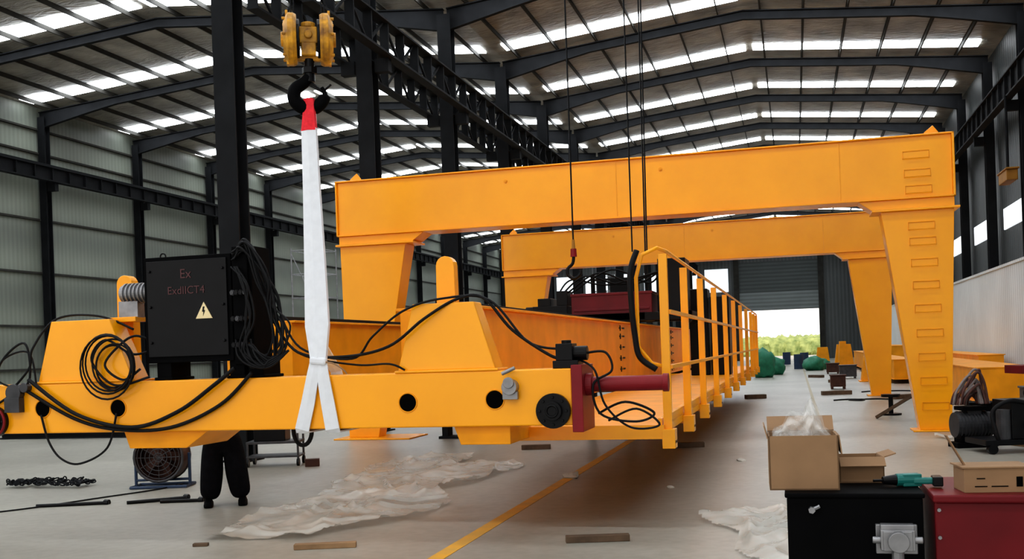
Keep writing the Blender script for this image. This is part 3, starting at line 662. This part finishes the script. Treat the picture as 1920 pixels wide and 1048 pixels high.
plank((-1.75,17.6,0),(.5,.14,.08),.2,'short dark timber below the walkway')
plank((-7.37,15.1,0),(.22,.12,.12),.4,'brown brick-sized block on the floor',BROWNM,'brick')
plank((-1.2,32.7,0),(.6,.3,.12),.3,'dark scrap timber further along the aisle')
plank((3.3,17.2,0),(.14,1.6,.03),.5,'pale loose timber board on the floor',WOOD,'board')
MB().box(-18.6,-14.9,21.2,21.5,.0,.03).box(-18.6,-14.9,21.34,21.36,.03,.2).box(-18.6,-14.9,21.2,21.5,.2,.23).build('steel_beam',STL,label='dark steel beam lying on the floor of the side bay',cat='steel beam')
mb=MB()
for i in range(110):
    u=random.uniform(-1,1);x=-10.3+.65*u;y=12.7+random.uniform(-.18,.18)
    a=Vector((random.uniform(-1,1),random.uniform(-1,1),random.uniform(-.5,.5))).normalized();b=a.orthogonal().normalized()
    z=.03+random.uniform(0,.07)*(1-abs(u)*.6)
    pts=[Vector((x,y,z+.02))+a*math.cos(t)*.042+b*math.sin(t)*.024 for t in [k*math.pi/5 for k in range(10)]]
    mb.tube(pts,.010,6,closed=True)
for v in mb.bm.verts: v.co.z=max(0,v.co.z)
mb.build('chain_pile',STL,label='heap of dark steel chain on the floor',cat='chain',kind='stuff')
for k,(a,b) in enumerate((((-8.95,10.8,.02),(-8.15,11.1,.02)),((-7.9,11.1,.02),(-7.3,11.5,.03)),((-7.5,11.2,.02),(-7.0,11.35,.02)))):
    MB().cyl(a,b,.022,seg=8).cyl(Vector(b)-Vector((.06,0,0)),b,.04,seg=8).build('steel_rod',BLK,label='short black steel rod with a collar on the floor',cat='steel rod',group='rods on the floor')
cable('floor_cable',[(-9.6,9.8,.012),(-9.0,10.6,.012),(-8.6,11.6,.012),(-8.3,12.4,.012),(-8.3,13.0,.012)],.01,label='thin dark cable trailing over the concrete',cat='cable')
PAPER=mat('paper',(.55,.52,.46),.8)
for c,s in (((-2.9,13.6),.12),((-1.5,12.6),.05),((-.8,15.5),.07)):
    mb=MB()
    bmesh.ops.create_icosphere(mb.bm,subdivisions=2,radius=s)
    for v in mb.bm.verts:
        v.co*=1+.6*noise.noise(v.co*14);v.co.z=max(0,v.co.z*.5+s*.15);v.co+=Vector((c[0],c[1],0))
    mb.build('paper_scrap',PAPER,label='small crumpled pale paper scrap on the floor',cat='litter')
fn=empty('drum_fan',(-8.45,12.7,0),YAW,'round caged industrial drum fan on a tubular blue stand','fan')
MB().torus((0,-.16,.42),.33,.02).torus((0,.16,.42),.33,.02).build('drum_rim',DGREY,fn,smooth=True)
mb=MB();n=32
A=[[mb.bm.verts.new((r*math.cos(2*math.pi*i/n),y,.42+r*math.sin(2*math.pi*i/n))) for i in range(n)] for r,y in ((.33,-.16),(.33,.16),(.31,.16),(.31,-.16))]
for q in range(4):
    for i in range(n): mb.bm.faces.new((A[q][i],A[(q+1)%4][i],A[(q+1)%4][(i+1)%n],A[q][(i+1)%n]))
mb.build('drum',BROWNM,fn)
mb=MB();mb.cyl((0,.13,.42),(0,.15,.42),.31,seg=32);mb.build('back_guard',BROWNM,fn)
mb=MB()
for r in (.06,.12,.18,.24,.29): mb.torus((0,-.17,.42),r,.006,'y',24)
for i in range(12): t=i*math.pi/6;mb.cyl((0,-.17,.42),(.33*math.cos(t),-.16,.42+.33*math.sin(t)),.005,seg=5)
mb.build('front_grille',DGREY,fn)
mb=MB()
for i in range(5):
    t=i*2*math.pi/5;mb.boxc((.15*math.cos(t),0,.42+.15*math.sin(t)),(.26,.02,.13),(.4,-t,0))
mb.cyl((0,-.06,.42),(0,.1,.42),.06);mb.build('fan_blades',BROWNM,fn)
mb=MB();mb.tube([(-.38,-.2,.02),(-.38,.2,.02),(.38,.2,.02),(.38,-.2,.02)],.022,8,closed=True)
for x in (-.37,.37): mb.cyl((x,0,.02),(x,0,.46),.022,seg=8)
mb.cyl((-.36,0,.1),(.36,0,.1),.018,seg=8);mb.build('stand',BLUE,fn)
ct=empty('hand_cart',(-8.1,15.3,0),YAW,'dark grey metal workshop cart on castors','cart')
MB().box(-.42,.42,-.24,.24,.36,.40).box(-.42,.42,-.24,.24,.14,.17).build('shelf',DGREY,ct,bevel=.006)
for x in (-.40,.40):
    for y in (-.22,.22):
        MB().box(x-.015,x+.015,y-.015,y+.015,.1,.55 if x>0 else .40).build('leg',DGREY,ct)
        MB().cyl((x-.02,y,.06),(x+.02,y,.06),.06,seg=14).build('castor',BLK,ct)
MB().cyl((.40,-.22,.55),(.40,.22,.55),.015,seg=8).build('handle',DGREY,ct)
MB().box(-.3,.2,-.2,.2,.40,.6).build('toolbox',BLK,ct,bevel=.01)

# ---------------- foreground machine ----------------
mc=empty('machine_cabinet',W(1.824,5.75),0,'black steel machine cabinet with silver gear motor','machine cabinet')
MB().box(-.335,.335,-.34,.35,0,.88).box(-.345,.345,-.35,.36,.88,.905).build('body',BLKM,mc,bevel=.008)
MB().cyl((-.21,-.375,.82),(-.21,-.34,.82),.018,seg=6).cyl((-.21,-.36,.82),(-.17,-.36,.84),.010,seg=6).build('bolt',SILV,mc)
mb=MB();mb.box(.13,.27,-.46,-.35,.63,.73).cyl((.2,-.5,.68),(.2,-.35,.68),.052,seg=20).box(.1,.3,-.37,-.34,.60,.75).cyl((.2,-.42,.55),(.2,-.42,.66),.03,seg=14).box(.12,.28,-.44,-.38,.73,.76)
for i in range(5): mb.box(.118,.282,-.45+.02*i,-.442+.02*i,.63,.735)
mb.cyl((.08,-.42,.68),(.32,-.42,.68),.018,seg=10)
mb.build('gear_motor',SILV,mc,bevel=.004)
mr=empty('red_machine',W(2.80,5.49),0,'dark red steel machine casing beside the black cabinet','machine cabinet')
MB().box(-.62,.62,-.33,.35,0,.86).box(-.63,.65,-.37,.37,.86,.90).build('casing',RED,mr,bevel=.01)
for i in range(6): MB().cyl((-.6,-.335,.12+.14*i),(-.6,-.345,.12+.14*i),.01,seg=6).build('bolt',SILV,mr)
bx=empty('cardboard_box',W(1.565,5.74,.905),.04,'open brown cardboard box with clear plastic inside','cardboard box')
mb=MB();w,d,h,t=.18,.15,.29,.008
mb.box(-w,w,-d,-d+t,0,h).box(-w,w,d-t,d,0,h).box(-w,-w+t,-d,d,0,h).box(w-t,w,-d,d,0,h).box(-w,w,-d,d,0,t);mb.build('carton',CARD,bx)
mb=MB();mb.boxc((0,d+.05,h+.04),(2*w,.006,.12),(-.9,0,0)).build('flap',CARD,bx)
mb=MB();mb.boxc((-w-.012,0,h+.02),(.006,2*d,.07),(0,-.25,0)).build('flap',CARD,bx)
mb=MB();mb.boxc((w+.01,0,h-.05),(.006,2*d,.10),(0,-.12,0)).build('flap',CARD,bx)
MB().box(-w+.02,w-.02,-d+.02,d-.02,.2,.21).build('inner_packing',CARDI,bx)
pb=MB();N=36
for layer in range(3):
    V=[[None]*(N+1) for _ in range(N+1)]
    for i in range(N+1):
        for j in range(N+1):
            u=i/N*2-1;v=j/N
            pk=.19*math.exp(-((u-.4)/.34)**2)+.12*math.exp(-((u+.35)/.45)**2)+.05+.03*noise.noise(Vector((u*5,layer,2)))
            hh=v*pk*(1-.12*layer)
            V[i][j]=pb.bm.verts.new((u*.165*(1-.1*v)+.02*noise.noise(Vector((u*2.5,v*2,layer))),(layer-1)*.06*(1-v*.6)+.06*noise.noise(Vector((u*4,v*3.5,layer+9))),.24+hh))
    for i in range(N):
        for j in range(N): pb.bm.faces.new((V[i][j],V[i+1][j],V[i+1][j+1],V[i][j+1]))
pb.build('plastic_liner',PLASC,bx,smooth=True)
b2=MB();w,d,h=.12,.11,.14
b2.box(-w,w,-d,-d+t,0,h).box(-w,w,d-t,d,0,h).box(-w,-w+t,-d,d,0,h).box(w-t,w,-d,d,0,h).box(-w,w,-d,d,0,t).boxc((w+.03,0,h+.01),(.07,2*d,.006),(0,-.3,0)).boxc((0,-d-.03,h-.02),(2*w,.07,.006),(.7,0,0))
o=b2.build('cardboard_box',CARD,label='small open cardboard box behind the larger carton',cat='cardboard box');o.location=W(1.95,5.87,.905);o.rotation_euler=(0,0,.1)
b3=empty('cardboard_box',W(2.44,5.40,.90),.12,'flat printed cardboard box lying on the red machine','cardboard box')
MB().box(-.16,.16,-.1,.1,0,.125).build('carton',CARD,b3,bevel=.003)
MB().box(-.17,.17,-.11,.12,.125,.132).boxc((-.17,.0,.2),(.006,.04,.2),(0,-.5,0)).build('lid_flap',CARD,b3)
for q in ((-.11,-.05,.03,.035),(-.03,.05,.03,.035),(-.1,-.06,.07,.075),(.09,.12,.03,.08)):
    MB().box(q[0],q[1],-.103,-.1,q[2],q[3]).build('printed_mark',HOLE,b3)
dr=empty('power_drill',W(2.05,5.60,.907),YAW,'teal green cordless power drill lying on its side','power drill')
MB().cyl((-.03,0,.035),(.09,0,.035),.034,seg=16).box(.0,.1,-.03,.03,.0,.066).build('motor_housing',TEAL,dr,bevel=.006)
MB().cyl((-.10,0,.035),(-.03,0,.035),.020,.030,seg=14).cyl((-.15,0,.035),(-.10,0,.035),.007,seg=8).build('chuck',BLK,dr)
MB().boxc((.11,-.03,.03),(.11,.04,.035),(0,0,-.25)).build('grip',TEAL,dr,bevel=.01)
MB().boxc((.17,-.05,.03),(.05,.1,.05),(0,0,-.25)).build('battery_pack',BLK,dr,bevel=.006)

# ---------------- pump station ----------------
ps=empty('hydraulic_pump_station',W(7.2,15.2),YAW,'black hydraulic pump unit on a wheeled base with silver cylinder','pump unit')
MB().box(-.55,.6,-.35,.35,.12,.2).box(-.15,.6,-.3,.3,.2,.75).build('base_frame',BLK,ps,bevel=.01)
MB().cyl((-.22,-.2,.2),(-.22,-.2,.62),.10,seg=20).build('accumulator',DGREY,ps)
MB().cyl((.2,-.2,.75),(.2,-.2,1.05),.09,seg=18).cyl((.2,-.2,1.05),(.2,-.2,1.1),.03,seg=10).build('pressure_bottle',SILV,ps)
MB().box(.05,.6,-.25,.3,1.12,1.24).box(.5,.56,-.25,.3,.75,1.12).build('red_shelf',RED,ps,bevel=.006)
MB().box(.3,.6,-.36,-.2,.45,.8).cyl((.42,-.4,.65),(.42,-.36,.65),.06,seg=14).cyl((.1,-.36,.4),(.1,-.3,.4),.08,seg=14).build('valve_block',DGREY,ps,bevel=.006)
for x in (-.45,.5):
    MB().cyl((x,-.36,.07),(x,-.28,.07),.07,seg=16).build('wheel',BLK,ps)
MB().tube(smoothpath([(.1,-.3,.7),(-.2,-.35,.75),(-.42,-.3,.6),(-.4,-.35,.3),(-.35,-.3,.15),(-.5,-.3,.1)]),.03,8).build('hose',BLKR,ps,smooth=True)
for k in range(4):
    MB().tube(smoothpath([(.1+.1*k,-.32,.7),(.0+.12*k,-.4,.9),(.3+.05*k,-.42,1.1),(.45,-.35,.9-.1*k)]),.014,6).build('hose',BLKR,ps,smooth=True)
mt=empty('floor_motor_unit',W(6.95,15.98),YAW,'dark electric motor unit with finned casing carrying a heap of hoses','motor')
MB().box(-.3,.3,-.18,.18,0,.08).box(-.22,-.16,-.14,.14,.08,.3).box(.16,.22,-.14,.14,.08,.3).box(-.2,.2,-.16,.16,.56,.62).build('mounting_frame',BLKM,mt,bevel=.006)
mb=MB();mb.cyl((-.27,0,.34),(.27,0,.34),.19,seg=28).cyl((.27,0,.34),(.33,0,.34),.06,seg=14)
for i in range(9): mb.cyl((-.22+.05*i,0,.34),(-.205+.05*i,0,.34),.21,seg=28)
mb.box(-.1,.1,-.12,.12,.5,.57);mb.build('motor_casing',DGREY,mt)
hbn=empty('hose_bundle',W(6.95,15.98,.62),YAW,'loose bundle of brown and pale hoses heaped on a motor','hose bundle')
for k in range(22):
    a=random.uniform(.10,.24);hh=random.uniform(.15,.55);yy=random.uniform(-.1,.1);xx=random.uniform(-.07,.07)
    MB().tube(smoothpath([(xx-a,yy,.03),(xx-a*.8,yy-.03,hh*.5),(xx-.3*a+.1,yy,hh),(xx+a*.8,yy+.02,hh*.75),(xx+a,yy-.02,.03)],6),.020,8).build('hose',PLAIDA if k%2 else PLAIDB,hbn,smooth=True)

# ---------------- stored beams and clutter ----------------
def ygirder(x0,x1,y0,y1,z0,z1,label,m=YEL2):
    return MB().box(x0,x1,y0,y1,z0+.03,z1-.03).box(x0-.04,x1+.04,y0-.02,y1,z0,z0+.03).box(x0-.04,x1+.04,y0-.02,y1,z1-.03,z1).build('steel_beam',m,label=label,cat='steel beam',bevel=.005)
for (x0,x1,y0,y1,z1) in ((4.0,5.2,26,40,.95),(3.5,4.3,41,52,.9),(5.3,6.0,34,50,1.1),(3.4,4.4,56,66,1.0),(4.6,5.6,56,70,1.3),(-4.9,-4.0,40,50,.9)):
    ygirder(x0,x1,y0,y1,.15,z1,'yellow fabricated beam stored on timber blocks')
    for y in (y0+.8,y1-.8):
        MB().box(x0-.15,x1+.12,y-.1,y+.1,0,.15).build('wood_block',CONC,label='timber sleeper beneath a stored beam',cat='wood block')
for (x,y,w_,h_) in ((2.9,44,.8,1.0),(3.0,70,1.2,1.4),(1.9,78,1.0,1.2),(-4.6,60,1.2,1.6),(-4.3,70,1.0,1.0),(2.6,62,.5,1.6)):
    mb=MB();mb.frustum((x-w_/2,x+w_/2,y-.4,y+.4),0,(x-w_*.35,x+w_*.35,y-.3,y+.3),h_).box(x-w_*.6,x+w_*.6,y-.5,y+.5,0,.04)
    mb.build('steel_bracket',YEL2,label='yellow welded steel support piece on the floor',cat='steel bracket',bevel=.01)
for (x,y,s,hh) in ((-1.5,52,.55,1.3),(-1.0,56,.5,.9),(-1.6,60,.6,1.0),(1.0,62,.6,.75),(1.5,64,.5,.6)):
    mb=MB();bmesh.ops.create_icosphere(mb.bm,subdivisions=3,radius=1)
    for v in mb.bm.verts:
        v.co*=1+.35*noise.noise(v.co*2.5+Vector((x,y,0)));v.co=Vector((v.co.x*s+x,v.co.y*s+y,max(0,(v.co.z*.6+.45)*hh)))
    mb.build('tarp_bundle',GRN,smooth=True,label='bundle wrapped in green tarpaulin on the floor',cat='tarp bundle')
for (x,y) in ((.2,66),(.6,74),(-.6,80)):
    MB().cyl((x,y,0),(x,y,.9),.28,seg=18).torus((x,y,.3),.285,.015,'z').torus((x,y,.6),.285,.015,'z').build('drum_barrel',BLUE,label='dark blue steel drum in the aisle',cat='barrel',smooth=False)
for (x,y,sx_,sy_,sz_,m_) in ((3.6,22.2,.7,.5,.35,BLKM),(4.6,22.9,.5,.5,.6,DGREY),(1.4,38,.5,.5,.45,BROWNM),(2.2,48,.7,.5,.55,DGREY),(1.8,55,.6,.6,.5,BROWNM),(5.3,24.0,.6,.6,.8,BROWNM)):
    mb=MB();mb.box(x-sx_/2,x+sx_/2,y-sy_/2,y+sy_/2,.08,sz_).box(x-sx_/2-.03,x+sx_/2+.03,y-sy_/2-.03,y+sy_/2+.03,sz_,sz_+.04)
    for a in (-1,1): mb.box(x+a*sx_*.4-.04,x+a*sx_*.4+.04,y-sy_/2,y+sy_/2,0,.08)
    mb.build('parts_crate',m_,bevel=.01,label='dark lidded parts crate on skids near the stored beams',cat='crate',group='parts crates')
for k,(x,y) in enumerate(((3.1,20.6),(4.1,19.8),(1.6,30.5),(2.6,35))):
    cable('floor_hose',[(x-.6,y,.02),(x-.2,y+.35,.02),(x+.2,y+.1,.02),(x+.1,y-.3,.02),(x-.2,y-.1,.03),(x+.5,y+.3,.02),(x+.9,y,.02)],.02,label='black hose lying curled on the concrete',cat='hose',group='hoses on the floor')
for k,(x,y) in enumerate(((1.2,34),(2.9,31),(1.5,44),(3.0,26.5),(.9,50))):
    plank((x,y,0),(.9,.22,.12),.2+.5*k,'dark scrap timber lying in the aisle')
x,y=2.0,24.5
MB().cyl((x,y,0),(x,y,.04),.22).cyl((x,y,.04),(x,y,.4),.05).cyl((x,y,.4),(x,y,.46),.2).build('spool_stand',BLK,label='small black round stand near the gantry leg',cat='stand')
MB().boxc((2.0,23.2,.29),(.06,1.1,.06),(-.5,0,.9)).build('wood_prop',CONC,label='leaning timber prop near the gantry leg',cat='wood prop')
def scaf(x,y,h,w=1.3,label='light metal scaffold tower'):
    mb=MB()
    for dx_ in (0,w):
        for dy_ in (0,1.2): mb.cyl((x+dx_,y+dy_,0),(x+dx_,y+dy_,h),.03,seg=8)
    z=.4
    while z<h:
        for dy_ in (0,1.2): mb.cyl((x,y+dy_,z),(x+w,y+dy_,z),.02,seg=6)
        for dx_ in (0,w): mb.cyl((x+dx_,y,z),(x+dx_,y+1.2,z),.02,seg=6)
        z+=.9
    mb.cyl((x,y,.4),(x+w,y,h*.5),.018,seg=6).cyl((x+w,y,h*.5),(x,y,h-.2),.018,seg=6)
    mb.build('scaffold_tower',SILV,label=label,cat='scaffold')
scaf(-18.4,36.5,5.9);scaf(-10.9,58.6,7.0,1.3)
cc=empty('overhead_crane_end',(6.1,33,5.95),0,'yellow crane end fixture hanging high beside the columns','crane part')
MB().box(-.15,.15,-.6,.6,.1,.4).box(-.18,.18,-.7,.7,.4,.45).build('casing',YELD,cc,bevel=.02)
MB().cyl((0,0,.45),(0,0,2.6),.04,seg=8).build('hanger',STL,cc)
MB().box(6.16,6.28,29.5,29.8,1.5,1.9).cyl((6.25,29.65,1.9),(6.25,29.65,3.75),.015,seg=6).build('switch_box',BLK,label='small black switch box on the white partition',cat='switch box')

# ---------------- world + camera ----------------
w=bpy.data.worlds.new('World');S.world=w;w.use_nodes=True
bg=w.node_tree.nodes['Background'];bg.inputs['Color'].default_value=(1.0,.98,.95,1);bg.inputs['Strength'].default_value=1.25
cam=bpy.data.cameras.new('camera');co_=bpy.data.objects.new('camera',cam);COL.objects.link(co_)
Rv=Vector((C,SN,0));Fv=Vector((-SN,C,0));Uv=Vector((0,0,1));th=math.radians(2.0)
cr=Rv*math.cos(th)-Uv*math.sin(th);cu_=Uv*math.cos(th)+Rv*math.sin(th)
M=Matrix((cr,cu_,-Fv)).transposed().to_4x4();M.translation=Vector((0,0,1.7))
co_.matrix_world=M
cam.sensor_width=36;cam.lens=36*1970/1920;cam.shift_y=134/1920;cam.clip_end=400;cam.clip_start=.1
S.camera=co_
